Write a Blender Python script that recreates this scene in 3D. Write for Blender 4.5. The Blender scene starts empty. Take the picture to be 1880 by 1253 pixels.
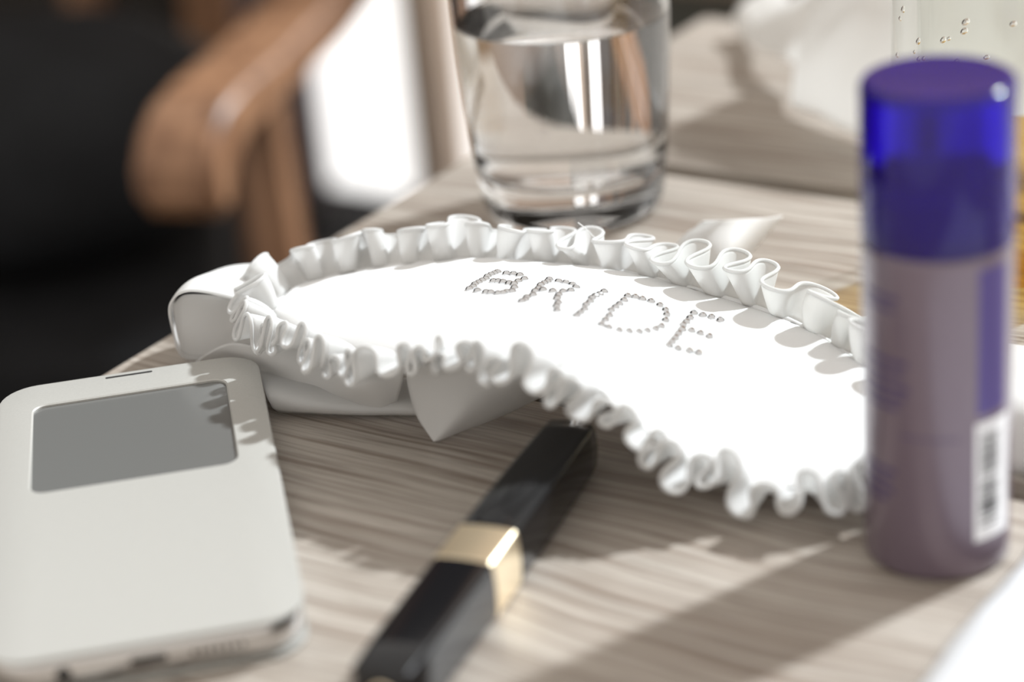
import bpy, bmesh, math, random
from mathutils import Vector, Matrix, noise
from mathutils.bvhtree import BVHTree

# ------------------------------------------------------------------ camera, world, sun, exposure
S = bpy.context.scene
COL = S.collection
TZ = 0.74                       # table top above the floor, metres; drawings below are in mm from the table top
PSI = -0.6003                   # direction of the table boards in plan
G = Vector((math.cos(PSI), math.sin(PSI), 0)); NN = Vector((-math.sin(PSI), math.cos(PSI), 0))

def W(p): return Vector((p[0] / 1000, p[1] / 1000, TZ + p[2] / 1000))

cd = bpy.data.cameras.new('camera'); cam = bpy.data.objects.new('camera', cd); COL.objects.link(cam)
TH, RO = 0.4277, -0.0881
Rv = Vector((1, 0, 0)); Fv = Vector((0, math.cos(TH), -math.sin(TH))); Uv = Vector((0, math.sin(TH), math.cos(TH)))
R2 = Rv * math.cos(RO) + Uv * math.sin(RO); U2 = Uv * math.cos(RO) - Rv * math.sin(RO)
m = Matrix((R2, U2, -Fv)).transposed().to_4x4(); m.translation = (0, 0, TZ + 0.25844)
cam.matrix_world = m
cd.sensor_fit = 'HORIZONTAL'; cd.sensor_width = 36; cd.lens = 3954.1 / 1880 * 36
cd.clip_start = 0.02; cd.clip_end = 50
cd.dof.use_dof = True; cd.dof.focus_distance = 0.588; cd.dof.aperture_fstop = 4.6
S.camera = cam

wd = bpy.data.worlds.new('world'); S.world = wd; wd.use_nodes = True
wb = wd.node_tree.nodes['Background']; wb.inputs[0].default_value = (1.0, 0.945, 0.88, 1); wb.inputs[1].default_value = 1.04

sd = bpy.data.lights.new('sun_offscreen', 'SUN'); sd.energy = 6.2; sd.angle = math.radians(2.8); sd.color = (0.92, 0.98, 1.02)
sd.cycles.is_caustics_light = True
sun = bpy.data.objects.new('sun_offscreen', sd); COL.objects.link(sun)
az, el = math.radians(31.3), math.radians(40)
sdir = Vector((math.cos(az) * math.cos(el), math.sin(az) * math.cos(el), math.sin(el)))
sun.rotation_euler = sdir.to_track_quat('Z', 'Y').to_euler(); sun.location = (2, 1.5, 3)

S.cycles.transparent_max_bounces = 48
vs = S.view_settings
vs.view_transform = 'Standard'; vs.look = 'None'; vs.exposure = -0.1; vs.gamma = 1; vs.use_curve_mapping = False

# ------------------------------------------------------------------ helpers
def mesh_obj(name, verts, faces, mat, parent=None, smooth=True, mm=True, sharp=None):
    me = bpy.data.meshes.new(name)
    me.from_pydata([tuple(v) for v in verts], [], [tuple(f) for f in faces]); me.update()
    if mat: me.materials.append(mat)
    if smooth:
        for p in me.polygons: p.use_smooth = True
    if sharp is not None: me.set_sharp_from_angle(angle=math.radians(sharp))
    o = bpy.data.objects.new(name, me); COL.objects.link(o)
    if parent: o.parent = parent
    return o

def bm_obj(name, bm, mat, parent=None, smooth=True, sharp=35):
    bmesh.ops.recalc_face_normals(bm, faces=bm.faces)
    me = bpy.data.meshes.new(name); bm.to_mesh(me); bm.free()
    if mat: me.materials.append(mat)
    if smooth:
        for p in me.polygons: p.use_smooth = True
        if sharp: me.set_sharp_from_angle(angle=math.radians(sharp))
    o = bpy.data.objects.new(name, me); COL.objects.link(o)
    if parent: o.parent = parent
    return o

def empty(name, loc_mm, rz=0):
    o = bpy.data.objects.new(name, None); COL.objects.link(o)
    o.location = W(loc_mm); o.rotation_euler.z = rz; o.empty_display_size = 0.02
    return o

def tag(o, label=None, cat=None, group=None, kind=None):
    if label: o['label'] = label
    if cat: o['category'] = cat
    if group: o['group'] = group
    if kind: o['kind'] = kind
    return o

MM = 0.001
def box_bm(x0, x1, y0, y1, z0, z1, bev=0, seg=2, bm=None):
    """box in mm"""
    own = bm is None
    bm = bm or bmesh.new()
    r = bmesh.ops.create_cube(bm, size=1)
    for v in r['verts']:
        v.co = Vector(((x0 + x1) / 2 + v.co.x * (x1 - x0), (y0 + y1) / 2 + v.co.y * (y1 - y0), (z0 + z1) / 2 + v.co.z * (z1 - z0))) * MM
    if bev:
        es = list({e for v in r['verts'] for e in v.link_edges})
        bmesh.ops.bevel(bm, geom=es, offset=bev * MM, segments=seg, profile=0.6, affect='EDGES')
    return bm

def lathe(prof, seg=64, closed=False):
    """(r,z) mm profile -> verts, faces (metres). A point with r=0 is a pole."""
    vs_, fs = [], []; rings = []
    for r, z in prof:
        if r < 1e-6:
            rings.append([len(vs_)]); vs_.append((0, 0, z * MM))
        else:
            rings.append(list(range(len(vs_), len(vs_) + seg)))
            for k in range(seg):
                a = 2 * math.pi * k / seg; vs_.append((r * math.cos(a) * MM, r * math.sin(a) * MM, z * MM))
    pairs = list(zip(rings, rings[1:])) + ([(rings[-1], rings[0])] if closed else [])
    for A, B in pairs:
        for k in range(seg):
            k2 = (k + 1) % seg
            if len(A) == 1 and len(B) == 1: continue
            if len(A) == 1: fs.append((A[0], B[k2], B[k]))
            elif len(B) == 1: fs.append((A[k], A[k2], B[0]))
            else: fs.append((A[k], A[k2], B[k2], B[k]))
    return vs_, fs

def arc(cx, cz, r, a0, a1, n=6):
    return [(cx + r * math.cos(math.radians(a0 + (a1 - a0) * i / n)), cz + r * math.sin(math.radians(a0 + (a1 - a0) * i / n))) for i in range(n + 1)]

def lathe_obj(name, prof, mat, parent, seg=64, sharp=40, closed=False):
    v, f = lathe(prof, seg, closed)
    bm = bmesh.new(); bv = [bm.verts.new(p) for p in v]
    for q in f:
        try: bm.faces.new([bv[i] for i in q])
        except ValueError: pass
    return bm_obj(name, bm, mat, parent, True, sharp)

def tube(pts, r, seg=8, closed=False):
    """tube through world-space points, returns verts, faces"""
    n = len(pts); vs_, fs = [], []
    up = Vector((0, 0, 1))
    for i, p in enumerate(pts):
        a = pts[(i - 1) % n] if (closed or i > 0) else p
        b = pts[(i + 1) % n] if (closed or i < n - 1) else p
        t = (Vector(b) - Vector(a)).normalized()
        s = t.cross(up)
        if s.length < 1e-3: s = t.cross(Vector((0, 1, 0)))
        s.normalize(); u = s.cross(t)
        for k in range(seg):
            an = 2 * math.pi * k / seg
            vs_.append(Vector(p) + s * (r * math.cos(an)) + u * (r * math.sin(an)))
    m_ = n if closed else n - 1
    for i in range(m_):
        j = (i + 1) % n
        for k in range(seg):
            k2 = (k + 1) % seg
            fs.append((i * seg + k, i * seg + k2, j * seg + k2, j * seg + k))
    if not closed:
        fs.append(tuple(range(seg - 1, -1, -1))); fs.append(tuple((n - 1) * seg + k for k in range(seg)))
    return vs_, fs

def catmull(P, n):
    """resample a polyline of 3-tuples smoothly to n points, even in arc length"""
    P = [Vector(p) for p in P]; dense = []
    for i in range(len(P) - 1):
        a = P[i - 1] if i > 0 else P[0] * 2 - P[1]
        b, c_ = P[i], P[i + 1]
        d = P[i + 2] if i + 2 < len(P) else P[-1] * 2 - P[-2]
        for k in range(20):
            t = k / 20
            dense.append(0.5 * ((2 * b) + (c_ - a) * t + (2 * a - 5 * b + 4 * c_ - d) * t * t + (3 * b - 3 * c_ + d - a) * t ** 3))
    dense.append(P[-1])
    L = [0]
    for a, b in zip(dense, dense[1:]): L.append(L[-1] + (b - a).length)
    out = []; j = 0
    for i in range(n):
        s = L[-1] * i / (n - 1)
        while j < len(L) - 2 and L[j + 1] < s: j += 1
        f = (s - L[j]) / max(1e-9, L[j + 1] - L[j])
        out.append(dense[j].lerp(dense[j + 1], min(1, max(0, f))))
    return out

def loft(rails, nu, nv, fn=None):
    """smooth surface through rails (lists of 3-tuples in mm); returns grid verts (mm) and faces"""
    R_ = [catmull(r, nu) for r in rails]
    cols = [catmull([r[i] for r in R_], nv) if len(R_) > 2 else [R_[0][i].lerp(R_[1][i], k / (nv - 1)) for k in range(nv)] for i in range(nu)]
    v = []; f = []
    for i in range(nu):
        for k in range(nv):
            p = cols[i][k]
            if fn: p = fn(p, i / (nu - 1), k / (nv - 1))
            v.append(p)
    for i in range(nu - 1):
        for k in range(nv - 1):
            f.append((i * nv + k, (i + 1) * nv + k, (i + 1) * nv + k + 1, i * nv + k + 1))
    return v, f

def solid(o, t, off=0):
    md = o.modifiers.new('thickness', 'SOLIDIFY'); md.thickness = t * MM; md.offset = off
    return o

# ------------------------------------------------------------------ materials
def mat(name, col, rough=0.5, metal=0.0, spec=0.5, **kw):
    m_ = bpy.data.materials.new(name); m_.use_nodes = True
    b = m_.node_tree.nodes['Principled BSDF']
    b.inputs['Base Color'].default_value = (*col, 1); b.inputs['Roughness'].default_value = rough
    b.inputs['Metallic'].default_value = metal; b.inputs['Specular IOR Level'].default_value = spec
    for k, v in kw.items(): b.inputs[k.replace('_', ' ')].default_value = v
    return m_

def nodes(m_):
    nt = m_.node_tree; return nt, nt.nodes, nt.links, nt.nodes['Principled BSDF']

def add_noise(m_, scale, amount, bump=0.0, mapscale=(1, 1, 1), detail=4, bump_dist=0.0005):
    """mottle the base colour by a noise and give it a fine relief"""
    nt, N, L, b = nodes(m_)
    tc = N.new('ShaderNodeTexCoord'); mp = N.new('ShaderNodeMapping'); mp.inputs['Scale'].default_value = mapscale
    nz = N.new('ShaderNodeTexNoise'); nz.inputs['Scale'].default_value = scale; nz.inputs['Detail'].default_value = detail
    L.new(tc.outputs['Object'], mp.inputs[0]); L.new(mp.outputs[0], nz.inputs['Vector'])
    if amount:
        c = b.inputs['Base Color'].default_value[:]
        rp = N.new('ShaderNodeValToRGB'); rp.color_ramp.elements[0].position = 0.3; rp.color_ramp.elements[1].position = 0.7
        rp.color_ramp.elements[0].color = (*[x * (1 - amount) for x in c[:3]], 1)
        rp.color_ramp.elements[1].color = (*[min(1, x * (1 + amount)) for x in c[:3]], 1)
        L.new(nz.outputs[0], rp.inputs[0]); L.new(rp.outputs[0], b.inputs['Base Color'])
    if bump:
        bp = N.new('ShaderNodeBump'); bp.inputs['Strength'].default_value = bump; bp.inputs['Distance'].default_value = bump_dist
        L.new(nz.outputs[0], bp.inputs['Height']); L.new(bp.outputs[0], b.inputs['Normal'])
    return m_

def wood_mat(name, base, dark, rough=0.42, gs=(9, 300, 300), bump=0.25, spec=0.45):
    m_ = mat(name, base, rough, spec=spec); nt, N, L, b = nodes(m_)
    tc = N.new('ShaderNodeTexCoord'); oi = N.new('ShaderNodeObjectInfo')
    ad = N.new('ShaderNodeVectorMath'); ad.operation = 'ADD'
    sc = N.new('ShaderNodeVectorMath'); sc.operation = 'SCALE'; sc.inputs['Scale'].default_value = 7.0
    cx = N.new('ShaderNodeCombineXYZ'); L.new(oi.outputs['Random'], cx.inputs[0]); L.new(oi.outputs['Random'], cx.inputs[1])
    L.new(cx.outputs[0], sc.inputs[0]); L.new(tc.outputs['Object'], ad.inputs[0]); L.new(sc.outputs[0], ad.inputs[1])
    # slow waver across the grain
    wv = N.new('ShaderNodeTexNoise'); wv.inputs['Scale'].default_value = 14; wv.inputs['Detail'].default_value = 1
    L.new(ad.outputs[0], wv.inputs['Vector'])
    wsc = N.new('ShaderNodeVectorMath'); wsc.operation = 'MULTIPLY'; wsc.inputs[1].default_value = (0, 0.012, 0.0)
    L.new(wv.outputs['Color'], wsc.inputs[0])
    a2 = N.new('ShaderNodeVectorMath'); a2.operation = 'ADD'; L.new(ad.outputs[0], a2.inputs[0]); L.new(wsc.outputs[0], a2.inputs[1])
    def grain(s, det):
        mp = N.new('ShaderNodeMapping'); mp.inputs['Scale'].default_value = s; L.new(a2.outputs[0], mp.inputs[0])
        nz = N.new('ShaderNodeTexNoise'); nz.inputs['Scale'].default_value = 1; nz.inputs['Detail'].default_value = det; nz.inputs['Roughness'].default_value = 0.6
        L.new(mp.outputs[0], nz.inputs['Vector']); return nz
    g1 = grain(gs, 3); g2 = grain((gs[0] * 4, gs[1] * 3.3, gs[2] * 3.3), 2); g3 = grain((4, 40, 40), 2)
    r1 = N.new('ShaderNodeValToRGB'); e = r1.color_ramp.elements
    e[0].position = 0.36; e[0].color = (*dark, 1); e[1].position = 0.56; e[1].color = (*base, 1)
    L.new(g1.outputs[0], r1.inputs[0])
    r2 = N.new('ShaderNodeValToRGB'); e = r2.color_ramp.elements
    e[0].position = 0.33; e[0].color = (0.72, 0.70, 0.68, 1); e[1].position = 0.5; e[1].color = (1, 1, 1, 1)
    L.new(g2.outputs[0], r2.inputs[0])
    r3 = N.new('ShaderNodeValToRGB'); e = r3.color_ramp.elements
    e[0].position = 0.3; e[0].color = (0.88, 0.87, 0.86, 1); e[1].position = 0.7; e[1].color = (1.08, 1.07, 1.06, 1)
    L.new(g3.outputs[0], r3.inputs[0])
    m1 = N.new('ShaderNodeMixRGB'); m1.blend_type = 'MULTIPLY'; m1.inputs[0].default_value = 1; L.new(r1.outputs[0], m1.inputs[1]); L.new(r2.outputs[0], m1.inputs[2])
    m2 = N.new('ShaderNodeMixRGB'); m2.blend_type = 'MULTIPLY'; m2.inputs[0].default_value = 1; L.new(m1.outputs[0], m2.inputs[1]); L.new(r3.outputs[0], m2.inputs[2])
    L.new(m2.outputs[0], b.inputs['Base Color'])
    bp = N.new('ShaderNodeBump'); bp.inputs['Strength'].default_value = bump; bp.inputs['Distance'].default_value = 0.0004
    L.new(g1.outputs[0], bp.inputs['Height']); L.new(bp.outputs[0], b.inputs['Normal'])
    return m_

def cloth_mat(name, col, trans=0.25, rough=0.8, spec=0.25, bscale=1800, bump=0.15, sheen=0.2):
    m_ = mat(name, col, rough, spec=spec); nt, N, L, b = nodes(m_)
    b.inputs['Sheen Weight'].default_value = sheen
    out = N['Material Output']; tr = N.new('ShaderNodeBsdfTranslucent'); tr.inputs[0].default_value = (*col, 1)
    mx = N.new('ShaderNodeMixShader'); mx.inputs[0].default_value = trans
    L.new(b.outputs[0], mx.inputs[1]); L.new(tr.outputs[0], mx.inputs[2]); L.new(mx.outputs[0], out.inputs[0])
    add_noise(m_, bscale, 0.0, bump, bump_dist=0.0002)
    return m_

def thin_glass(name, tint, ior=1.5):
    m_ = bpy.data.materials.new(name); m_.use_nodes = True; nt = m_.node_tree; N = nt.nodes; L = nt.links
    N.remove(N['Principled BSDF']); out = N['Material Output']
    tr = N.new('ShaderNodeBsdfTransparent'); tr.inputs[0].default_value = (*tint, 1)
    gl = N.new('ShaderNodeBsdfGlossy'); gl.inputs['Roughness'].default_value = 0.02
    lw = N.new('ShaderNodeLayerWeight'); lw.inputs[0].default_value = 0.5
    pw = N.new('ShaderNodeMath'); pw.operation = 'POWER'; pw.inputs[1].default_value = 4.0; L.new(lw.outputs['Facing'], pw.inputs[0])
    fr = N.new('ShaderNodeMath'); fr.operation = 'MULTIPLY_ADD'; fr.inputs[1].default_value = (ior - 1) * 1.6; fr.inputs[2].default_value = 0.02; L.new(pw.outputs[0], fr.inputs[0])
    mx = N.new('ShaderNodeMixShader'); L.new(fr.outputs[0], mx.inputs[0]); L.new(tr.outputs[0], mx.inputs[1]); L.new(gl.outputs[0], mx.inputs[2])
    L.new(mx.outputs[0], out.inputs[0]); return m_

M = {}
M['bottle_glass'] = thin_glass('thin clear bottle glass', (0.985, 0.995, 0.985), 1.22)
M['oak'] = wood_mat('grey brown oak', (0.42, 0.378, 0.332), (0.225, 0.178, 0.142), 0.52, gs=(10, 400, 400), spec=0.9)
M['satin'] = cloth_mat('white satin', (0.87, 0.865, 0.855), 0.48, 0.42, 0.4, 900, 0.06, 0.05)
M['panel'] = cloth_mat('white padded fabric', (0.78, 0.78, 0.775), 0.05, 0.8, 0.2, 2500, 0.2, 0.0)
M['ruffle'] = cloth_mat('white ruffle fabric', (0.84, 0.838, 0.83), 0.5, 0.8, 0.2, 2500, 0.15, 0.05)
M['tissue'] = cloth_mat('white crumpled cloth', (0.90, 0.895, 0.88), 0.6, 0.8, 0.2, 200, 0.2)
M['glossy_cloth'] = cloth_mat('white glossy fabric', (0.74, 0.75, 0.77), 0.1, 0.3, 0.5, 150, 0.3)
M['stone'] = mat('cut crystal with foil back', (0.66, 0.67, 0.69), 0.05, 1.0)
M['glass'] = mat('clear glass', (1, 1, 1), 0.0, Transmission_Weight=1.0, IOR=1.5)
M['water'] = mat('water', (1, 1, 1), 0.0, Transmission_Weight=1.0, IOR=1.33)
M['amber'] = thin_glass('amber liquid', (0.93, 0.74, 0.36), 1.1)
M['droplet'] = mat('water droplet', (1, 1, 1), 0.0, Transmission_Weight=1.0, IOR=1.33)
M['cap'] = mat('violet translucent plastic', (0.10, 0.03, 0.75), 0.1, spec=0.25, Transmission_Weight=0.9, IOR=1.45)
M['cap_inner'] = mat('dark violet valve', (0.012, 0.006, 0.05), 0.4)
M['can'] = add_noise(mat('lilac metallic paint', (0.155, 0.115, 0.15), 0.36, 0.3, 0.5, Coat_Weight=0.7, Coat_Roughness=0.15), 900, 0.05)
M['can_print'] = mat('dark violet print', (0.055, 0.035, 0.11), 0.45)
M['can_band'] = mat('violet side panel', (0.085, 0.06, 0.22), 0.4, 0.3)
M['label_white'] = mat('white label', (0.80, 0.80, 0.82), 0.5)
M['ink'] = mat('black ink', (0.015, 0.015, 0.017), 0.5)
M['cover'] = add_noise(mat('champagne soft case', (0.40, 0.392, 0.367), 0.42, 0.1), 1500, 0.03, 0.1, bump_dist=0.0001)
M['screen'] = mat('grey screen behind clear window', (0.13, 0.13, 0.125), 0.2, 0.0, 0.9)
M['phone_metal'] = mat('polished silver frame', (0.62, 0.61, 0.60), 0.18, 1.0)
M['phone_dark'] = mat('dark slot', (0.02, 0.02, 0.02), 0.5)
M['black_gloss'] = mat('glossy black lacquer', (0.006, 0.006, 0.007), 0.12, 0, 0.4, Coat_Weight=0.15, Coat_Roughness=0.05)
M['gold'] = mat('polished gold', (0.97, 0.83, 0.60), 0.32, 1.0)
M['chair_wood'] = wood_mat('warm brown chair wood', (0.31, 0.165, 0.09), (0.17, 0.08, 0.04), 0.42, (60, 60, 9))
M['chair_black'] = add_noise(mat('black upholstery', (0.010, 0.010, 0.011), 0.75, 0, 0.15), 30, 0.3)
M['chair_taupe'] = add_noise(mat('dark taupe upholstery', (0.035, 0.03, 0.026), 0.8, 0, 0.2), 30, 0.2)
M['bag_black'] = add_noise(mat('black soft fabric', (0.011, 0.0115, 0.013), 0.7, 0, 0.2), 25, 0.3)
M['wall_dark'] = add_noise(mat('dark taupe wall', (0.05, 0.042, 0.036), 0.8), 6, 0.08)
M['wall_tan'] = add_noise(mat('peach wall', (0.62, 0.45, 0.34), 0.8), 6, 0.05)
M['frame_tan'] = add_noise(mat('tan painted frame', (0.52, 0.40, 0.31), 0.5), 8, 0.05)
M['curtain'] = cloth_mat('mauve curtain', (0.46, 0.39, 0.40), 0.4)
M['brown_door'] = wood_mat('red brown door', (0.16, 0.06, 0.03), (0.09, 0.03, 0.015), 0.4, (60, 60, 6))
M['floor'] = add_noise(mat('black floor', (0.012, 0.011, 0.011), 0.8, 0, 0.15), 12, 0.2)
M['dark_green'] = mat('dark green box', (0.02, 0.03, 0.027), 0.5)
M['pane'] = bpy.data.materials.new('bright daylight behind frosted pane'); M['pane'].use_nodes = True
nt, N_, L_, b_ = nodes(M['pane'])
b_.inputs['Base Color'].default_value = (0.8, 0.8, 0.8, 1); b_.inputs['Emission Color'].default_value = (1, 0.99, 0.97, 1); b_.inputs['Emission Strength'].default_value = 1.6

# ------------------------------------------------------------------ setting: floor, back wall, window
def gn_box(name, g0, g1, n0, n1, z0, z1, m_, parent=None, bev=0):
    """box laid out along the table's own directions, in mm from the table top"""
    o = bm_obj(name, box_bm(g0 - (g0 + g1) / 2, g1 - (g0 + g1) / 2, n0 - (n0 + n1) / 2, n1 - (n0 + n1) / 2, 0, z1 - z0, bev), m_)
    c = G * ((g0 + g1) / 2) + NN * ((n0 + n1) / 2)
    mw = Matrix.Rotation(PSI, 4, 'Z'); mw.translation = W((c.x, c.y, z0))
    if parent:
        o.parent = parent; o.matrix_local = parent.matrix_basis.inverted() @ mw
    else: o.matrix_basis = mw
    return o

fl = gn_box('floor', -2620, 1600, -900, 2300, -760, -740, M['floor']); tag(fl, kind='structure')
WN = 2085
wl = gn_box('wall_back', -2620, -1958, WN, WN + 120, -740, 1700, M['wall_dark']); tag(wl, kind='structure')
wr = gn_box('wall_back', -1290, -300, WN, WN + 120, -740, 1700, M['wall_tan']); tag(wr, kind='structure')
wlf = gn_box('wall_left', -2620, -2500, -900, WN - 1, -740, 1700, M['wall_dark']); tag(wlf, kind='structure')
wtop = gn_box('wall_back', -1770, -1290, WN, WN + 120, 350, 1700, M['wall_dark']); tag(wtop, kind='structure')
dr = gn_box('door_1', -1958, -1770, WN + 10, WN + 110, -740, 1700, M['brown_door']); tag(dr, kind='structure')
gn_box('door_jamb', -1958, -1915, WN - 15, WN + 10, -740, 1700, M['frame_tan'], dr)
for z0 in (-640, 200, 900):
    gn_box('door_panel', -1900, -1785, WN + 2, WN + 10, z0, z0 + (740 if z0 < 0 else 600), M['brown_door'], dr, 4)
win = gn_box('window_1', -1770, -1290, WN + 60, WN + 70, -740, 350, M['pane']); tag(win, kind='structure')
for a, b in ((-1562, -1505), (-1330, -1290)):
    gn_box('window_frame', a, b, WN + 5, WN + 60, -740, 350, M['frame_tan'], win, 4)
gn_box('window_frame', -1770, -1290, WN + 5, WN + 60, 300, 350, M['frame_tan'], win, 4)
# a mauve curtain gathered at the left of the window
cv, cf = [], []
nx = 60
for i in range(nx + 1):
    gx = -1790 + 105 * i / nx; dn = WN - 20 + 14 * math.sin(i * 0.9)
    for zz in (-735, 360):
        p = G * gx + NN * dn; cv.append(W((p.x, p.y, zz)))
for i in range(nx): cf.append((2 * i, 2 * i + 2, 2 * i + 3, 2 * i + 1))
cu = solid(mesh_obj('curtain', cv, cf, M['curtain']), 3)
tag(cu, 'mauve grey curtain gathered beside the bright window', 'curtain')

# ------------------------------------------------------------------ table: four boards with open joints on a frame
tb_c = G * -20 + NN * 440
table = empty('table', (tb_c.x, tb_c.y, -740), PSI)
tag(table, 'grey brown oak table of wide boards with open joints', 'table')
bpy.context.view_layer.update()
edges = [(106, 269), (278, 437.9), (446.5, 604.6), (613.6, 778)]
for a, b in edges:
    gn_box('plank', -420, 380, a, b, -24, 0, M['oak'], table, 1.6)
for a in (-380, -40, 300):
    gn_box('cross_rail', a, a + 50, 120, 764, -60, -24, M['oak'], table)
for a in (130, 730):
    gn_box('apron', -380, 350, a, a + 22, -110, -60.5, M['oak'], table)
for gx in (-390, 310):
    for nn_ in (122, 712):
        gn_box('leg', gx, gx + 50, nn_, nn_ + 50, -740, -110.5, M['oak'], table, 3)

# ------------------------------------------------------------------ sleep mask
#MASKDATA
NEAR = [(-66.9, 561.0, 18.0),(-63.2, 550.7, 18.0),(-56.2, 536.7, 20.0),(-43.3, 519.3, 23.0),(-31.2, 504.1, 26.5),(-19.6, 496.2, 29.5),(-8.5, 490.8, 32.0),(2.3, 484.1, 33.0),(12.6, 476.2, 32.0),(21.3, 470.4, 28.0),(29.8, 466.0, 20.0),(39.6, 462.7, 11.0),(49.7, 459.9, 7.0),(62.0, 453.5, 5.5),(72.6, 453.9, 6.0),(81.3, 458.2, 7.0),(90.2, 473.4, 8.0),(95.0, 487.3, 9.0)]
FAR = [(-66.9, 561.0, 18.0),(-63.1, 574.6, 18.0),(-52.1, 580.3, 19.0),(-37.6, 579.7, 21.0),(-19.9, 575.7, 23.0),(-4.2, 571.3, 24.0),(11.2, 567.3, 23.0),(26.4, 562.5, 22.0),(41.0, 554.4, 21.0),(55.2, 545.4, 19.0),(68.8, 535.7, 17.0),(79.4, 527.3, 14.0),(88.4, 511.9, 12.0),(94.0, 499.9, 10.0),(95.0, 487.3, 9.0)]
MT, MV = 90, 28
def mask_grid(nt_=MT, nv_=MV):
    A = catmull(NEAR, 2000); B = catmull(FAR, 2000); g_ = []
    for i in range(nt_ + 1):
        t = 0.5 - 0.5 * math.cos(math.pi * i / nt_)
        k = min(1999, int(round(t * 1999))); a, b = A[k], B[k]
        row = []
        for j in range(nv_ + 1):
            v = j / nv_; p = a.lerp(b, v)
            p = p + Vector((0, 0, 1)) * (5.0 * math.sin(math.pi * v) ** 0.6 * math.sin(math.pi * t) ** 0.4 if 0 < v < 1 and 0 < t < 1 else 0)
            row.append(p)
        g_.append(row)
    return g_
#ENDMASKDATA
mask = empty('sleep_mask', (0, 530, 0))
tag(mask, 'white ruffled satin sleep mask with BRIDE in rhinestones and ribbon ties', 'sleep mask')
MO = mask.location.copy()
def rel(ps): return [W(p) - MO for p in ps]

gr = mask_grid()
pv, pf = [], []
for r in gr: pv += r
nr = MV + 1
for i in range(MT):
    for j in range(MV): pf.append((i * nr + j, (i + 1) * nr + j, (i + 1) * nr + j + 1, i * nr + j + 1))
top_n = len(pv)
# soft diagonal creases of the padding
def crease(p):
    return p + Vector((0, 0, 1.1 * noise.noise(Vector((p.x * 0.05 + p.y * 0.04, p.y * 0.016 - p.x * 0.02, 3.1)))))
pv = [crease(p) for p in pv]
bot = []
for i, r in enumerate(gr):
    for j, p in enumerate(r):
        v = j / MV
        base = r[0].lerp(r[-1], v); bot.append(base - Vector((0, 0, 1.6 * math.sin(math.pi * v))))
pvb = pv + bot
pfb = pf + [(a + top_n, d + top_n, c_ + top_n, b + top_n) for a, b, c_, d in pf]
bmp = bmesh.new(); bv = [bmp.verts.new(p) for p in rel(pvb)]
for q in pfb:
    try: bmp.faces.new([bv[i] for i in q])
    except ValueError: pass
bmesh.ops.remove_doubles(bmp, verts=bmp.verts, dist=0.00005)
bm_obj('mask_panel', bmp, M['panel'], mask, True, 80)
BVH = BVHTree.FromPolygons([W(p) for p in pv], pf)

# seam loop: near side left to right, then far side right to left
seam = catmull(NEAR, 500)[:-1] + catmull(FAR, 400)[::-1][:-1]
dn_ = [seam[i] for i in range(len(seam))]
n_s = len(dn_)
Ls = [0]
for i in range(n_s): Ls.append(Ls[-1] + (dn_[(i + 1) % n_s] - dn_[i]).length)
PER = Ls[-1]
def seam_at(s):
    s %= PER
    lo, hi = 0, n_s
    while hi - lo > 1:
        md = (lo + hi) // 2
        if Ls[md] <= s: lo = md
        else: hi = md
    f = (s - Ls[lo]) / max(1e-9, Ls[lo + 1] - Ls[lo])
    return dn_[lo].lerp(dn_[(lo + 1) % n_s], f)
v_, f_ = tube([W(seam_at(PER * i / 360)) - MO for i in range(360)], 0.0008, 6, True)
mesh_obj('seam_piping', v_, f_, M['panel'], mask)

# gathered ruffle: a strip whose free edge meanders in omega folds of uneven size
rnd = random.Random(11)
STEP = 0.25; ns = int(PER / STEP)
fold = [(rnd.uniform(0.72, 1.32), rnd.uniform(0.65, 1.35), rnd.uniform(-1, 1), rnd.uniform(-1, 1)) for _ in range(300)]
def side_wl(s):                                  # tight gathers on the near side, wide ones on the far side
    return 5.4 if s < 95 else 7.0 if s < 200 else 10.5
ph = 0.0; phs = []
for i in range(ns):
    k = int(ph / (2 * math.pi)); phs.append(ph); ph += 2 * math.pi * STEP / (fold[k][0] * side_wl(i * STEP))
NF = round(ph / (2 * math.pi)); corr = NF * 2 * math.pi / ph
def fold_at(f):                                  # fold properties blended from fold to fold
    x = f / (2 * math.pi) - 0.5; k = math.floor(x); u = x - k; u = u * u * (3 - 2 * u)
    a, b = fold[k % NF], fold[(k + 1) % NF]
    return [a[q] * (1 - u) + b[q] * u for q in range(4)]
NH = 10; rv = []
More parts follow.
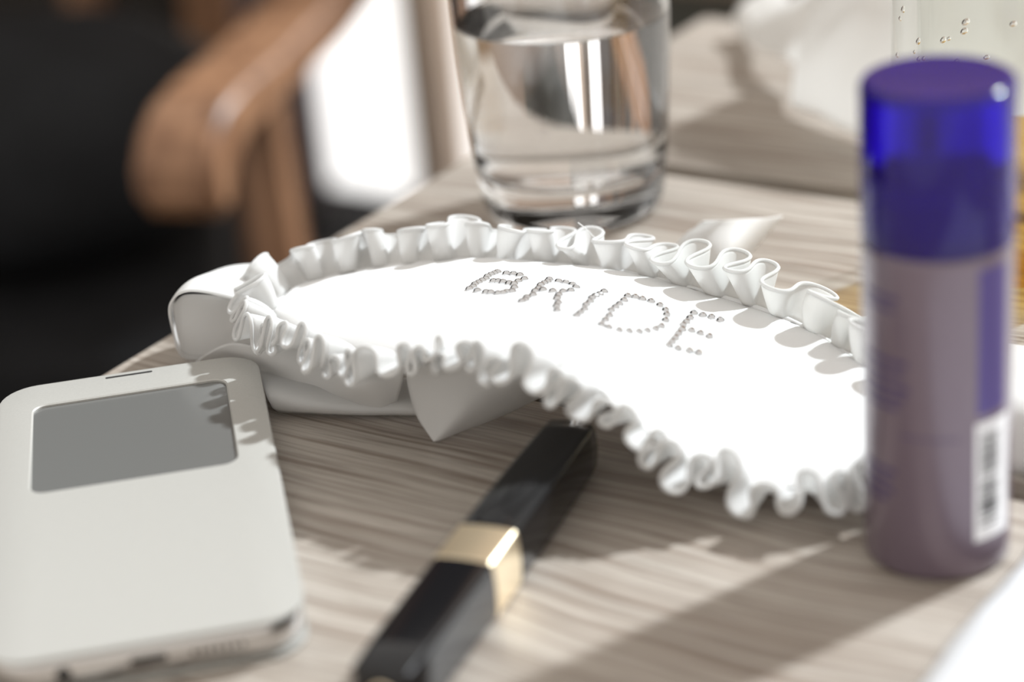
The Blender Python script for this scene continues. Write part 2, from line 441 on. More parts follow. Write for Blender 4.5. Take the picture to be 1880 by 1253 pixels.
for i in range(ns):
    s = i * PER / ns; p = seam_at(s)
    T = (seam_at(s + 3) - seam_at(s - 3)).normalized()
    O = T.cross(Vector((0, 0, 1))).normalized()          # outward: the loop runs counter-clockwise
    far = 0.5 + 0.5 * O.dot(NN)                            # 1 on the far side, 0 on the near side
    f = phs[i] * corr; wl_, am_, sk_, hh_ = fold_at(f); wl_ *= side_wl(s)
    n1 = noise.noise(Vector((s * 0.05, 1.7, 0.3))); n2 = noise.noise(Vector((s * 0.11, 7.7, 2.3))); n3 = noise.noise(Vector((s * 0.09, 3.3, 9.9)))
    alpha = math.radians(32 + 34 * far + 24 * n1 + 18 * hh_)
    H = 11.5 - 1.2 * far + 2.0 * n2 + 1.2 * hh_
    D0 = O * math.cos(alpha) + Vector((0, 0, 1)) * math.sin(alpha)
    Dn = T.cross(D0)
    bamp = (0.30 * wl_ + 1.9) * am_ * (1 + 0.6 * far); a_ = 0.19 * wl_
    for h in range(NH):
        u = h / (NH - 1); am = 0.08 + 0.92 * u ** 0.8
        ff = f + 0.9 * n3 * u
        pos = p + D0 * (H * u) + Dn * (bamp * am * math.sin(ff)) - T * (a_ * am * math.sin(2 * ff)) + T * (3.0 * sk_ * u * u)
        pos = pos + O * ((1.2 + 2.5 * n2) * u * u) - Vector((0, 0, 1)) * ((1.4 + 1.5 * n3) * u * u)
        pos.z = max(pos.z, 1.0)
        rv.append(pos)
rf = []
for i in range(ns):
    j = (i + 1) % ns
    for h in range(NH - 1): rf.append((i * NH + h, j * NH + h, j * NH + h + 1, i * NH + h + 1))
ru = mesh_obj('ruffle_trim', rel(rv), rf, M['ruffle'], mask); solid(ru, 0.5)
v_, f_ = tube([x for x in rel([rv[i * NH + NH - 1] for i in range(ns)])], 0.0006, 6, True)
mesh_obj('ruffle_hem', v_, f_, M['ruffle'], ru)

# a loose thread standing up from the far gathers
tp = catmull([(25.8, 563.9, 31.0),(24.4, 560.4, 34.0),(22.8, 560.3, 36.0),(21.3, 561.5, 37.0)], 14)
v_, f_ = tube(rel(tp), 0.00018, 6); mesh_obj('loose_thread', v_, f_, M['ruffle'], mask)

# ribbon ties
def ribbon(name, rails, nu, nv, amp=0.0, seed=0, mt='satin', t=0.6):
    def fn(p, a, b):
        if amp: p = p + Vector((0, 0, amp * noise.noise(Vector((p.x * 0.06, p.y * 0.06, seed)))))
        p = p.copy(); p.z = max(p.z, 0.9); return p
    v, f = loft(rails, nu, nv, fn)
    return solid(mesh_obj(name, rel(v), f, M[mt], mask), t)
# looped tie: off the left end, down, and back along the table
FE = [(-59.1, 585.7, 16.0),(-67.8, 591.1, 20.0),(-78.5, 581.9, 25.0),(-87.1, 572.9, 26.0),(-95.0, 574.0, 21.0),(-98.9, 581.6, 12.0),(-97.8, 585.5, 4.0),(-86.8, 585.5, 2.0),(-73.7, 583.9, 2.0),(-54.3, 584.5, 2.0)]
NE = [(-63.7, 555.3, 16.0),(-71.4, 560.8, 19.0),(-78.5, 560.6, 24.0),(-89.3, 558.3, 28.0),(-95.0, 559.2, 24.0),(-95.9, 562.9, 14.0),(-94.8, 565.4, 5.0),(-87.5, 567.3, 2.5),(-77.0, 563.2, 2.0),(-59.5, 558.9, 2.0)]
MI = [tuple((a[i] + b[i]) / 2 + (1.5 if i == 2 and 0 < k < 4 else 0) for i in range(3)) for k, (a, b) in enumerate(zip(FE, NE))]
ribbon('ribbon_tie', [FE, MI, NE], 90, 14)
# inside of the loop: the tie stands on edge as it turns back
ribbon('ribbon_tie', [[(-95.6, 566.2, 21.0),(-90.6, 565.6, 24.0),(-79.4, 566.9, 21.0),(-70.9, 567.5, 15.0),(-56.9, 562.7, 12.0)], [(-95.6, 567.5, 11.0),(-92.2, 566.2, 13.0),(-82.5, 568.5, 11.0),(-71.4, 565.7, 10.0),(-57.1, 561.1, 10.0)], [(-95.3, 569.0, 3.0),(-93.6, 569.7, 2.0),(-85.4, 569.5, 2.0),(-72.2, 566.9, 4.0),(-57.6, 563.2, 6.0)]], 50, 16, 0.8, 7.0)
# the tie's twisted run in front of the loop
UPR = [(-94.4, 567.4, 4.0),(-85.9, 558.1, 8.0),(-77.2, 553.5, 12.0),(-66.7, 547.7, 13.0),(-57.5, 547.9, 14.0),(-43.1, 532.6, 16.0),(-28.7, 521.2, 17.0)]
MIR = [(-93.8, 567.6, 3.0),(-84.8, 560.0, 6.0),(-75.4, 553.8, 8.0),(-66.5, 546.8, 8.0),(-54.6, 539.4, 9.0),(-42.6, 522.3, 11.0),(-30.9, 522.1, 10.0)]
LWR = [(-93.5, 570.3, 1.0),(-83.4, 564.6, 2.0),(-73.5, 558.1, 2.0),(-63.2, 544.6, 3.0),(-52.2, 534.0, 2.0),(-38.2, 523.8, 1.0),(-33.2, 525.1, 3.0)]
ribbon('ribbon_tie', [UPR, MIR, LWR], 80, 26, 3.4, 4.0)
# flat folded run on the table
ribbon('ribbon_tie', [[(-73.8, 562.6, 2.0),(-52.6, 548.1, 3.0),(-23.5, 538.6, 3.0)], [(-68.8, 534.3, 7.0),(-51.8, 532.5, 5.0),(-24.8, 525.1, 5.0)], [(-67.2, 530.2, 4.0),(-51.6, 525.1, 4.0),(-24.9, 519.1, 4.0)], [(-65.4, 531.9, 1.0),(-50.5, 527.6, 1.0),(-24.5, 521.7, 1.0)]], 50, 14, 0.8, 2.0)
# the pointed end hanging from under the mask
EL = [(-27.9, 513.3, 20.0),(-28.5, 514.5, 15.0),(-26.9, 512.2, 6.0),(-22.9, 505.6, 1.0)]
EM = [(-8.9, 509.1, 22.0),(-9.3, 509.7, 17.0),(-14.4, 507.5, 9.0),(-22.7, 505.6, 1.0)]
EN = [(2.4, 506.0, 22.0),(3.5, 509.2, 16.0),(-3.7, 513.1, 6.0),(-22.6, 505.6, 1.0)]
ER = [(15.6, 518.4, 14.0),(15.3, 525.0, 7.0),(1.4, 519.9, 2.0),(-22.5, 505.5, 1.0)]
ribbon('ribbon_tie', [EL, EM, EN, ER], 40, 30, 0.6, 1.0)
# the other tie: one run to the right of the mask, its end standing up behind it
ribbon('ribbon_tie', [[(49.6, 608.8, 4.0),(55.3, 606.8, 12.0),(59.9, 597.9, 20.0)], [(55.3, 591.3, 8.0),(61.4, 592.0, 15.0),(68.9, 598.3, 19.0)], [(62.7, 585.3, 8.0),(67.4, 589.1, 13.0),(76.7, 602.4, 17.0)], [(68.9, 597.4, 2.0),(73.6, 600.5, 6.0),(85.4, 610.3, 14.0)]], 30, 24, 0.8, 5.0)
ribbon('ribbon_tie', [[(101.4, 527.4, 6.0),(114.3, 525.2, 9.0),(133.1, 512.0, 10.0),(150.2, 505.8, 8.0),(169.8, 499.0, 3.0)], [(95.7, 490.8, 8.0),(107.1, 479.4, 14.0),(122.8, 471.1, 15.0),(139.9, 464.7, 12.0),(160.5, 465.6, 5.0)], [(93.3, 478.7, 5.0),(104.1, 471.6, 3.0),(120.1, 460.6, 2.0),(136.1, 450.3, 2.0),(152.4, 443.7, 1.0)]], 50, 20, 2.0, 6.0)

# rhinestones
STONES = [(-10.1, 531.1), (-9.1, 532.9), (-8.6, 535.4), (-7.6, 537.0), (-6.6, 538.8), (-5.6, 540.4), (-5.1, 543.2), (-4.1, 545.0), (-3.2, 546.1), (-2.3, 547.4), (0.1, 545.3), (2.0, 544.4), (3.7, 542.7), (4.8, 537.8), (3.1, 535.6), (-3.6, 537.2), (-2.3, 536.8), (-1.0, 535.8), (0.6, 534.1), (1.9, 533.0), (1.9, 529.3), (1.2, 525.9), (-0.3, 525.5), (-1.2, 524.4), (-2.6, 524.2), (-4.5, 525.5), (-5.7, 526.2), (-8.0, 528.4), (3.5, 516.2), (4.4, 517.5), (4.9, 519.9), (6.6, 521.7), (7.3, 525.2), (8.3, 527.3), (9.0, 530.6), (10.0, 532.4), (10.9, 534.1), (11.5, 537.0), (13.9, 535.1), (15.8, 534.2), (17.5, 532.5), (18.3, 529.3), (16.7, 524.9), (14.6, 523.9), (11.9, 524.4), (9.4, 525.9), (13.3, 521.0), (12.8, 518.5), (12.9, 514.8), (12.3, 512.0), (12.3, 508.3), (17.1, 505.5), (18.2, 508.0), (19.5, 510.7), (20.1, 514.1), (21.3, 516.8), (21.9, 520.0), (23.0, 522.8), (24.3, 525.8), (25.7, 529.4), (23.1, 502.0), (24.4, 505.6), (25.7, 509.0), (26.4, 513.0), (27.8, 516.6), (29.1, 520.3), (30.6, 524.6), (31.9, 528.5), (33.9, 528.7), (35.7, 528.2), (38.0, 527.9), (40.2, 526.6), (41.5, 524.2), (41.5, 521.4), (40.8, 517.7), (39.3, 513.5), (37.5, 510.7), (35.1, 507.6), (32.8, 504.8), (30.1, 502.9), (27.5, 501.5), (24.9, 501.4), (40.2, 504.0), (41.4, 506.8), (42.5, 509.3), (43.6, 512.1), (44.8, 514.9), (45.4, 517.7), (46.6, 520.4), (47.8, 523.2), (49.2, 526.7), (51.5, 526.3), (53.8, 525.8), (56.0, 524.5), (47.3, 515.7), (49.6, 515.4), (51.9, 514.7), (42.5, 504.1), (45.5, 504.7), (47.9, 504.8)]
prof = [(0, 0), (1.2, 0), (1.2, 0.2), (0.85, 0.75), (0.5, 0.95), (0, 0.98)]
sv, sf = lathe(prof, 8)
st0 = None
for x, y in STONES:
    hit = BVH.ray_cast(Vector((x / 1000, y / 1000, TZ + 0.2)), Vector((0, 0, -1)))
    if hit[0] is None: continue
    nrm = hit[1] if hit[1].z > 0 else -hit[1]
    if st0 is None:
        o = mesh_obj('rhinestone', sv, sf, M['stone'], mask, smooth=False); st0 = o
        o['label'] = 'small faceted clear rhinestone'
    else:
        o = st0.copy(); COL.objects.link(o); o.parent = mask
    q = Vector((0, 0, 1)).rotation_difference(nrm)
    o.location = hit[0] - MO; o.rotation_mode = 'QUATERNION'; o.rotation_quaternion = q

# ------------------------------------------------------------------ phone in a window cover
PH = 0.1493; PWd, PLn = 71.5, 145.0
tr = Vector((-71.70, 552.03, 0)); ux = Vector((math.cos(PH), math.sin(PH), 0)); uy = Vector((-math.sin(PH), math.cos(PH), 0))
pc = tr - ux * PWd / 2 - uy * PLn / 2
phone = empty('smartphone', (pc.x, pc.y, 0), PH)
tag(phone, 'smartphone in a champagne flip cover with a grey window', 'phone')
def rrect(w, h, r, seg=8, cx=0, cy=0):
    out = []
    for sx, sy, a0 in ((1, 1, 0), (-1, 1, 90), (-1, -1, 180), (1, -1, 270)):
        for k in range(seg + 1):
            a = math.radians(a0 + 90 * k / seg)
            out.append((cx + sx * (w / 2 - r) + r * math.cos(a), cy + sy * (h / 2 - r) + r * math.sin(a)))
    return out
def stack(name, layers, mt, parent, cap_top=True, cap_bot=True, sharp=40):
    """layers: list of (outline, z) with equal point counts"""
    bm = bmesh.new(); rings = [[bm.verts.new((x * MM, y * MM, z * MM)) for x, y in o] for o, z in layers]
    k = len(rings[0])
    for A, B in zip(rings, rings[1:]):
        for i in range(k): bm.faces.new((A[i], A[(i + 1) % k], B[(i + 1) % k], B[i]))
    if cap_bot: bm.faces.new(rings[0][::-1])
    if cap_top: bm.faces.new(rings[-1])
    return bm_obj(name, bm, mt, parent, True, sharp)
RR = 10.5
lay = [(rrect(PWd - 1.2 - 2 * d, PLn - 1.0 - 2 * d, RR - d), z) for d, z in ((1.8, 1.1), (0.6, 1.9), (0.0, 3.2), (0.0, 7.6), (0.5, 8.7), (1.6, 9.2))]
body = stack('body', lay, M['phone_metal'], phone)
stack('back_cover', [(rrect(PWd - 2 * d, PLn - 2 * d, RR - d), z) for d, z in ((1.0, 0.0), (0.0, 0.5), (0.2, 1.1))], M['cover'], phone)
# front cover with the window cut out
WX0, WX1, WY0, WY1 = -26.2, 25.9, 6.5, 58.3
wcx, wcy, ww, wh = (WX0 + WX1) / 2, (WY0 + WY1) / 2, WX1 - WX0, WY1 - WY0
bm = bmesh.new()
def ring(o, z): return [bm.verts.new((x * MM, y * MM, z * MM)) for x, y in o]
def join(A, B):
    k = len(A)
    for i in range(k): bm.faces.new((A[i], A[(i + 1) % k], B[(i + 1) % k], B[i]))
r1 = ring(rrect(PWd - 0.6, PLn - 0.6, RR), 9.3); r2 = ring(rrect(PWd, PLn, RR), 9.7); r3 = ring(rrect(PWd - 0.5, PLn - 0.5, RR), 10.3); r4 = ring(rrect(PWd - 2.2, PLn - 2.2, RR - 1), 10.5)
i4 = ring(rrect(ww + 0.8, wh + 0.8, 4.4, 8, wcx, wcy), 10.5); i3 = ring(rrect(ww, wh, 4, 8, wcx, wcy), 10.2); i1 = ring(rrect(ww, wh, 4, 8, wcx, wcy), 9.3)
for A, B in ((r1, r2), (r2, r3), (r3, r4), (r4, i4), (i4, i3), (i3, i1), (i1, r1)): join(A, B)
fc = bm_obj('front_cover', bm, M['cover'], phone, True, 30)
stack('window', [(rrect(ww + 1.5, wh + 1.5, 4.5, 8, wcx, wcy), 9.35), (rrect(ww + 1.5, wh + 1.5, 4.5, 8, wcx, wcy), 9.7)], M['screen'], phone)
stack('earpiece_slot', [(rrect(13, 1.0, 0.5, 4, -0.1, 69.7), 10.45), (rrect(13, 1.0, 0.5, 4, -0.1, 69.7), 10.56)], M['phone_dark'], phone)
bm_obj('usb_port', box_bm(-4.2, 4.2, -PLn / 2 + 0.42, -PLn / 2 + 1.6, 4.2, 6.8, 0.5), M['phone_dark'], body)
jack = lathe_obj('headphone_jack', [(0, 0), (1.75, 0), (1.75, 1), (0, 1)], M['phone_dark'], body, 20)
jack.rotation_euler.x = math.pi / 2; jack.location = (-0.0185, -PLn / 2 * MM + 0.00145, 0.0054)
for i in range(7):
    bm_obj('speaker_hole', box_bm(9.5 + i * 1.8, 10.5 + i * 1.8, -PLn / 2 + 0.42, -PLn / 2 + 1.6, 4.6, 6.2, 0.3), M['phone_dark'], body)
bm_obj('power_button', box_bm(PWd / 2 - 1.0, PWd / 2 - 0.1, 18, 28, 3.6, 5.6, 0.4), M['phone_metal'], body)

# ------------------------------------------------------------------ mascara
fa = Vector((13.4, 485.4, 0)); nb = Vector((-33.2, 377.8, 0)); dm = (fa - nb); ML = dm.length; ang = math.atan2(dm.y, dm.x)
mc = (fa + nb) / 2
masc = empty('mascara_tube', (mc.x, mc.y, 0), ang)
tag(masc, 'square glossy black mascara tube with a gold band', 'mascara')
def sq_section(x, hw, hh, bulge, r=1.5, zc=7.6):
    """rounded square with gently curved faces, in the plane across the tube"""
    out = []; k = 6
    for q in range(4):
        a0 = q * 90
        for j in range(k + 1):          # corner
            a = math.radians(a0 + 90 * j / k)
            sx = 1 if q in (0, 3) else -1; sy = 1 if q in (0, 1) else -1
            out.append((sx * (hw - r) + r * math.cos(a), sy * (hh - r) + r * math.sin(a)))
        for j in (1, 2, 3):             # face with a slight belly
            t = j / 4; b = bulge * 4 * t * (1 - t)
            nq = (q + 1) % 4
            sx0 = 1 if q in (0, 3) else -1; sy0 = 1 if q in (0, 1) else -1
            sx1 = 1 if nq in (0, 3) else -1; sy1 = 1 if nq in (0, 1) else -1
            ea = math.radians(a0 + 90)
            p0 = (sx0 * (hw - r) + r * math.cos(ea), sy0 * (hh - r) + r * math.sin(ea))
            p1 = (sx1 * (hw - r) + r * math.cos(ea), sy1 * (hh - r) + r * math.sin(ea))
            out.append((p0[0] + (p1[0] - p0[0]) * t + b * math.cos(ea), p0[1] + (p1[1] - p0[1]) * t + b * math.sin(ea)))
    return [(x, y, z + zc) for y, z in out]
def sq_tube(name, secs, mt, parent):
    bm = bmesh.new(); rings = [[bm.verts.new(Vector(p) * MM) for p in s] for s in secs]
    k = len(rings[0])
    for A, B in zip(rings, rings[1:]):
        for i in range(k): bm.faces.new((A[i], A[(i + 1) % k], B[(i + 1) % k], B[i]))
    bm.faces.new(rings[0]); bm.faces.new(rings[-1])
    return bm_obj(name, bm, mt, parent, True, 45)
hl = ML / 2
XB0, XB1 = -13.7, 1.1
sq_tube('case', [sq_section(x, w, w, b) for x, w, b in ((-hl, 6.0, 0.2), (-hl + 0.9, 6.9, 0.25), (-hl + 10, 7.2, 0.3), (XB0 - 6, 7.3, 0.3), (XB0 - 0.2, 7.3, 0.3))], M['black_gloss'], masc)
sq_tube('gold_band', [sq_section(x, w, w, b) for x, w, b in ((XB0 - 0.2, 7.25, 0.3), (XB0, 7.45, 0.35), (XB1, 7.45, 0.35), (XB1 + 0.2, 7.25, 0.3))], M['gold'], masc)
sq_tube('cap', [sq_section(x, w, w, b) for x, w, b in ((XB1 + 0.2, 7.25, 0.3), (hl * 0.45, 7.1, 0.35), (hl - 6, 6.6, 0.4), (hl - 1.0, 6.3, 0.4), (hl, 5.3, 0.3))], M['black_gloss'], masc)
v_, f_ = tube([(-hl * MM - 0.0001, 0.0031 * math.cos(2 * math.pi * k / 28), 0.0076 + 0.0031 * math.sin(2 * math.pi * k / 28)) for k in range(28)], 0.00045, 6, True)
em = mesh_obj('emblem', v_, f_, M['gold'], masc); em['label'] = 'small gold emblem on the end face'

# ------------------------------------------------------------------ spray can
can = empty('spray_can', (94.1, 431.7, 0))
tag(can, 'lilac spray can with a translucent violet cap and barcode', 'can')
CR = 16.6; ZC = 78.5; ZT = 113.9
lathe_obj('body', [(0, 0.6), (CR - 3, 0.6), (CR - 2.2, 0)] + arc(CR - 1.8, 1.8, 1.8, -90, 0, 5) + [(CR, ZC - 1.5)] + arc(CR - 1.2, ZC - 1.2, 1.2, 0, 90, 4) + [(CR - 3, ZC), (0, ZC)], M['can'], can, 96)
lathe_obj('shoulder', [(0, ZC + 0.1), (CR - 2.2, ZC + 0.1), (CR - 2.4, ZC + 1.5), (9.5, ZC + 7), (8.5, ZC + 8), (0, ZC + 8)], M['cap_inner'], can, 64)
ci = lathe_obj('valve', [(0, ZC + 8.1), (8.2, ZC + 8.1), (8.2, ZC + 10), (5.2, ZC + 11), (5.2, ZC + 19), (4.4, ZC + 20), (0, ZC + 20)], M['cap_inner'], can, 40)
lathe_obj('valve_skirt', [(CR - 2.0, ZC + 0.3), (CR - 1.6, ZC + 0.3), (CR - 1.6, ZC + 11), (10.5, ZC + 15), (10.2, ZC + 14.6), (CR - 2.0, ZC + 10.7)], M['cap_inner'], can, 64, closed=True)
cp = lathe_obj('cap', [(CR - 1.3, ZC + 0.2), (CR, ZC + 0.2)] + [(CR + 0.1, ZC + 4)] + arc(CR - 1.6, ZT - 1.6, 1.6, 0, 90, 6) + [(CR - 3, ZT - 0.15), (0, ZT - 0.3), (0, ZT - 1.5), (CR - 3, ZT - 1.5)] + arc(CR - 2.2, ZT - 2.6, 0.9, 90, 0, 4) + [(CR - 1.3, ZC + 4)], M['cap'], can, 96)
cp['label'] = 'translucent violet blue cap'
def can_patch(name, a0, a1, z0, z1, mt, parent, lift=0.06, seg=12):
    """a curved patch printed on the can between two angles (degrees; -90 faces the camera side)"""
    R_ = CR + lift; v = []; f = []
    for i in range(seg + 1):
        a = math.radians(a0 + (a1 - a0) * i / seg)
        for rr in (R_, R_ - lift * 0.8):
            for z in (z0, z1): v.append((rr * math.cos(a) * MM, rr * math.sin(a) * MM, z * MM))
    for i in range(seg):
        p, q = 4 * i, 4 * i + 4
        f += [(p, q, q + 1, p + 1), (p + 2, p + 3, q + 3, q + 2), (p, p + 2, q + 2, q), (p + 1, q + 1, q + 3, p + 3)]
    f += [(0, 1, 3, 2), (4 * seg, 4 * seg + 2, 4 * seg + 3, 4 * seg + 1)]
    return mesh_obj(name, v, f, mt, parent, True, sharp=40)
def can_ang(px):     # angle on the can for an offset across the view, mm right of the axis
    return math.degrees(math.asin(max(-1, min(1, px / CR)))) - 102.3
bp_ = can_patch('side_panel', can_ang(8.6), can_ang(14.4), 41, ZC - 3, M['can_band'], can)
lb = can_patch('barcode_label', can_ang(8.2), can_ang(15.2), 9.5, 39, M['label_white'], can, 0.08)
rb = random.Random(5); z = 13.0
while z < 36:
    t = rb.choice((0.35, 0.5, 0.7, 1.0)); 
    if 15.5 < z < 19.5: t = 1.1
    can_patch('barcode_bar', can_ang(9.3), can_ang(13.2), z, z + t, M['ink'], lb, 0.11, 5); z += t + (0.25 if 15 < z < 20 else rb.choice((0.35, 0.5, 0.8)))
for (xa, xb, zz) in ((-15.5, -8.5, 68), (-15.3, -9.5, 65.5), (-15.6, -6.5, 53), (-15.6, -7.5, 50), (-15.4, -6.0, 47), (-15.6, -7, 44.5), (-15.2, -8.5, 42), (-15.5, -9, 26), (-15.4, -10, 23.5), (-15.5, -9.5, 21), (-15.3, -11, 18.5), (-8, 5, 36)):
    can_patch('print_line', can_ang(xa), can_ang(xb), zz, zz + (1.2 if zz != 36 else 0.4), M['can_print'], can, 0.05, 6)

# ------------------------------------------------------------------ water glass
glass = empty('drinking_glass', (24.7, 668.5, 0))
tag(glass, 'clear heavy bottomed drinking glass of water behind the sleep mask', 'glass')
GO = [(0, 0.8), (22, 0.8), (24.5, 0.0), (26.5, 0.3), (28.5, 2.0), (29.8, 5.0), (30.6, 9), (31.4, 16), (32.3, 26), (33.4, 40), (34.3, 55), (34.8, 70), (35.0, 85), (35.0, 97.3)]
GI = [(34.3, 98), (33.4, 97.5), (33.3, 85), (33.1, 70), (32.5, 55), (31.5, 40), (30.2, 26), (29.4, 20.5), (27.8, 17.6), (25.0, 16.1), (14, 15.6), (0, 15.5)]
gw = lathe_obj('glass_wall', GO + GI, M['glass'], glass, 128, 60)
WI = [(0, 15.4), (14, 15.5), (25.1, 15.95), (27.95, 17.45), (29.58, 20.4), (30.4, 26), (31.7, 40), (32.7, 55), (33.25, 67.2), (32.4, 66.6), (31, 66.3), (0, 66.2)]
wt = lathe_obj('water', WI, M['water'], glass, 128, 60)

for o in (gw, wt): o.cycles.is_caustics_caster = True
for o in table.children: o.cycles.is_caustics_receiver = True

# ------------------------------------------------------------------ amber bottle behind the can
bot_ = empty('tumbler', (149.5, 583, 0))
tag(bot_, 'straight clear tumbler of amber drink beaded with droplets', 'glass')
lathe_obj('glass_wall', [(0, 0.5), (31, 0.5), (33.5, 0), (35, 1.5), (35, 106), (34, 107.5), (29, 107.5), (28, 106), (27, 8), (25, 6), (0, 5.5)], M['bottle_glass'], bot_, 96, 50)
lathe_obj('drink', [(0, 5.6), (24.5, 6.2), (26.9, 8.4), (27.2, 40), (26, 39.6), (0, 39.5)], M['amber'], bot_, 96, 50)
dv, df = lathe([(0, 0.75), (0.5, 0.62), (0.85, 0.3), (1.0, 0), (0, -0.05)], 10)
rd = random.Random(8); d0 = None
for i in range(56):
    a = math.radians(rd.uniform(-175, -80)); zz = rd.uniform(56, 100); sc = rd.uniform(0.45, 1.15)
    if d0 is None: o = mesh_obj('droplet', dv, df, M['droplet'], bot_); d0 = o
    else: o = d0.copy(); COL.objects.link(o); o.parent = bot_
    nrm = Vector((math.cos(a), math.sin(a), 0)); o.location = (nrm * 35.0 + Vector((0, 0, zz))) * MM
    o.rotation_mode = 'QUATERNION'; o.rotation_quaternion = Vector((0, 0, 1)).rotation_difference(nrm); o.scale = (sc * 1.25, sc * 0.8, sc)

# ------------------------------------------------------------------ crumpled white cloths
def sheet(name, rails, nu, nv, amp, freq, seed, mt, label, cat, t=0.6, floor_z=0.8):
    P0 = Vector(rails[0][0]); root_loc = W((P0.x, P0.y, 0))
    def fn(p, a, b):
        e = min(1, 6 * b + 0.15)
        d = noise.noise(Vector((p.x * freq, p.y * freq, seed))) + 0.5 * noise.noise(Vector((p.x * freq * 2.3, p.y * freq * 2.3, seed + p.z * freq)))
        p = p + Vector((0.3 * d, 0.2 * d, 1.0 * d)) * amp * e
        p.z = max(p.z, floor_z); return p
    v, f = loft(rails, nu, nv, fn)
    o = mesh_obj(name, [W(p) - root_loc for p in v], f, mt); o.location = root_loc
    solid(o, t); tag(o, label, cat); return o
def back(P, dn, dz, dg=0): 
    q = Vector(P) + NN * dn + G * dg; return (q.x, q.y, P[2] + dz)
low = [(100.2, 842.6, 6.0),(105.3, 805.0, 7.0),(116.2, 769.0, 9.0),(109.0, 747.1, 3.0),(116.7, 730.0, 3.0),(124.6, 714.0, 2.0),(136.9, 699.0, 2.0),(155.5, 681.3, 2.0),(174.4, 668.2, 2.0),(198.8, 646.3, 2.0)]
H1 = (5, 9, 14, 18, 20, 20, 22, 24, 24, 20); H2 = (8, 16, 32, 44, 50, 50, 54, 56, 52, 40); H3 = (6, 18, 48, 84, 92, 92, 96, 98, 90, 70)
up1 = [back(p, 6 if k < 3 else 10, H1[k]) for k, p in enumerate(low)]
up2 = [back(p, 14 if k < 2 else 34, H2[k], 6) for k, p in enumerate(low)]
up3 = [back(p, 22 if k < 2 else 62, H3[k], 10) for k, p in enumerate(low)]
sheet('white_cloth', [low, up1, up2, up3], 140, 80, 8.0, 0.024, 2.0, M['tissue'], 'crumpled white cloth heaped at the far end of the table', 'cloth')

def gn(gx, nx_, z):
    p = G * gx + NN * nx_; return (p.x, p.y, z)
rails = []
for k, (nx_, zz) in enumerate(((424, 1.2), (405, 4), (370, 6), (330, 7), (290, 5), (240, 2))):
    rails.append([gn(-146.5 + 0.8 * math.sin(k * 2.1), nx_, 1.2), gn(-138, nx_, 2.5 + zz * 0.5), gn(-110, nx_ + 3, zz + 2), gn(-60, nx_, zz + 3), gn(0, nx_ - 4, zz + 1), gn(70, nx_, 1.5)])
sheet('satin_cloth', rails, 70, 60, 1.6, 0.05, 9.0, M['glossy_cloth'], 'glossy white fabric lying on the table beside the spray can', 'cloth')

# ------------------------------------------------------------------ armchair beyond the table
CH = math.atan2(0.955, 0.295)            # direction of the arm, front to back
chair = empty('armchair', (-420, 1180, -740), CH - math.pi / 2)
tag(chair, 'brown wooden armchair with scrolled arms and black seat', 'chair')
bpy.context.view_layer.update()
ci_ = chair.matrix_basis.inverted()
def chl(x, y, z): return ci_ @ W((x, y, z))
a0 = chl(-169, 1072, -85) * 1000          # front end of the near arm in chair space, mm
AX, AY = a0.x, a0.y
def extrude_profile(name, prof, x0, x1, mt, parent, bev=3.5):
    bm = bmesh.new()
    A = [bm.verts.new((x0 * MM, y * MM, z * MM)) for y, z in prof]
    f = bm.faces.new(A); r = bmesh.ops.extrude_face_region(bm, geom=[f])
    for v in r['geom']:
        if isinstance(v, bmesh.types.BMVert): v.co.x = x1 * MM
    bmesh.ops.recalc_face_normals(bm, faces=bm.faces)
    ee = [e for e in bm.edges if len(e.link_faces) == 2 and abs(e.verts[0].co.x - e.verts[1].co.x) < 1e-6]
    bmesh.ops.bevel(bm, geom=ee, offset=bev * MM, segments=3, affect='EDGES')
    return bm_obj(name, bm, mt, parent, True, 30)
# side outline of the arm: y to the back, z above the floor; scroll at the front
zt = 655
arm = [(590, zt + 110), (500, zt + 78), (430, zt + 50), (330, zt + 22), (220, zt + 5), (120, zt), (60, zt), (30, zt - 3), (10, zt - 13), (-3, zt - 30), (-3, zt - 47), (6, zt - 58), (17, zt - 57), (24, zt - 47), (32, zt - 37), (50, zt - 30), (120, zt - 28), (220, zt - 25), (330, zt - 10), (430, zt + 16), (500, zt + 42), (590, zt + 72)]
arm = [(AY + y, z) for y, z in arm]
for xo, sg in ((AX - 24, -1), (AX - 24 - 560, 1)):
    ao = extrude_profile('arm', arm, xo, xo + 48, M['chair_wood'], chair, 5)
    for v in ao.data.vertices:                # the arm sweeps in to the narrower back
        k = min(1, max(0, (v.co.y * 1000 - AY - 390) / 190)); v.co.x += sg * 0.228 * k * k * (3 - 2 * k)
    leg = [(AY + 94, zt - 28), (AY + 124, zt - 28), (AY + 121, zt - 120), (AY + 118, zt - 220), (AY + 112, 300), (AY + 106, 0), (AY + 84, 0), (AY + 86, 300), (AY + 90, zt - 220), (AY + 92, zt - 120)]
    lo = extrude_profile('leg', leg, xo + (16 if sg < 0 else 6), xo + (42 if sg < 0 else 32), M['chair_wood'], chair, 4)
    for v in lo.data.vertices: v.co.x -= sg * 0.035 * max(0, zt * MM - 0.03 - v.co.z)
    rear = [(AY + 560, 0), (AY + 595, 0), (AY + 585, 480), (AY + 640, 950), (AY + 600, 950), (AY + 545, 480)]
    extrude_profile('leg', rear, xo + 8 + sg * 228, xo + 40 + sg * 228, M['chair_wood'], chair, 4)
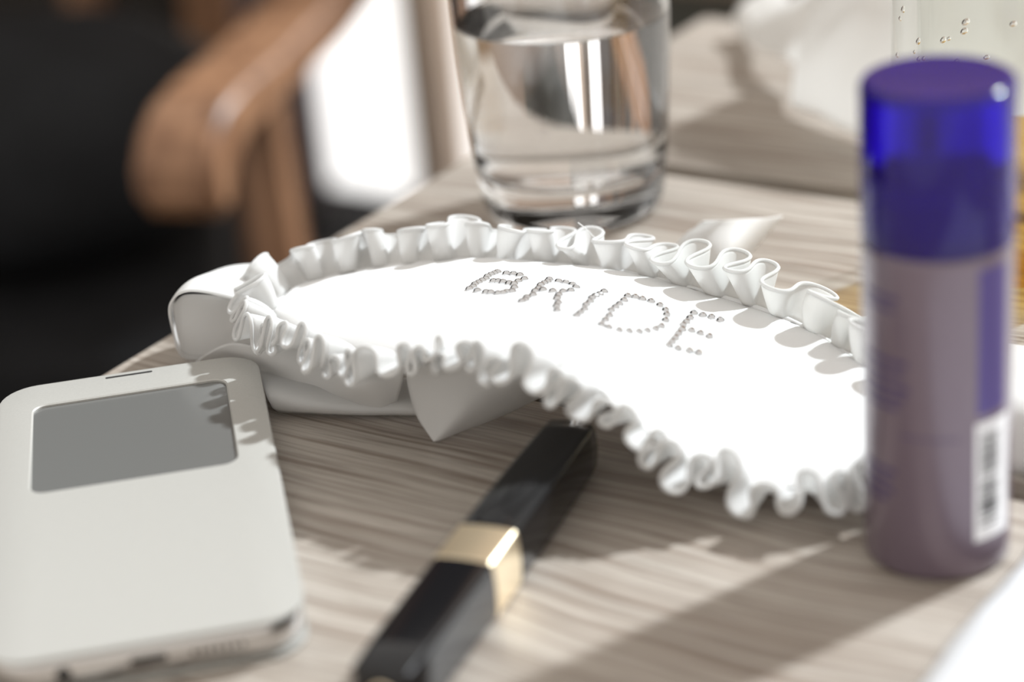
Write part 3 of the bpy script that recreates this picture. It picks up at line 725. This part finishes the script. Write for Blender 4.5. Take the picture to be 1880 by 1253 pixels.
sx0, sx1 = AX - 24 - 560 + 42, AX - 24 + 6
def seat_shape(name, y0, y1, z0, z1, bev, ins):
    o = bm_obj(name, box_bm(sx0 + ins, sx1 - ins, AY + y0, AY + y1, z0, z1, bev, 4), M['chair_black'], chair)
    for v in o.data.vertices:
        k = (v.co.y * 1000 - AY - y0) / (y1 - y0); mid = (sx0 + sx1) / 2000
        v.co.x = mid + (v.co.x - mid) * (1 - 0.8 * k)
    return o
seat_shape('seat_rail', 90, 580, 330, 400, 3, 0)
seat_shape('seat', 80, 560, 400.5, 470, 22, 2)
bk = bm_obj('backrest', box_bm(sx0 + 228, sx1 - 228, -25, 25, 0, 420, 20, 4), M['chair_taupe'], chair)
bk.location = Vector((0, AY + 590, 500)) * MM; bk.rotation_euler.x = -0.1

# black bag slumped on the seat
bgp = chair.matrix_basis @ (Vector(((sx0 + sx1) / 2 + 30, AY + 260, 471)) * MM)
bgo = bpy.data.objects.new('cushion', None); COL.objects.link(bgo); bgo.location = bgp; bgo.rotation_euler.z = CH - math.pi / 2 + 0.2
tag(bgo, 'black soft cushion slumped on the chair seat', 'cushion')
bm = bmesh.new(); bmesh.ops.create_uvsphere(bm, u_segments=40, v_segments=24, radius=1)
for v in bm.verts:
    x, y, z = v.co
    d = 1 + 0.06 * noise.noise(v.co * 2.2)
    v.co = Vector((x * 0.17 * d, y * 0.11 * d, max(0.0, 0.075 + (abs(z) ** 0.8) * math.copysign(1, z) * 0.085 * d)))
bm_obj('cushion_cover', bm, M['bag_black'], bgo, True, 60)
# dark green box by the wall
q = G * -1060 + NN * 1900
bx = empty('storage_box', (q.x, q.y, -740), PSI)
tag(bx, 'dark green storage box standing by the back wall', 'box')
stack('bin', [(rrect(230, 230, 20), 0), (rrect(260, 260, 22), 330), (rrect(250, 250, 20), 330), (rrect(222, 222, 18), 6)], M['dark_green'], bx)
stack('lid', [(rrect(272, 272, 24), 331), (rrect(272, 272, 24), 350), (rrect(256, 256, 20), 358)], M['dark_green'], bx)
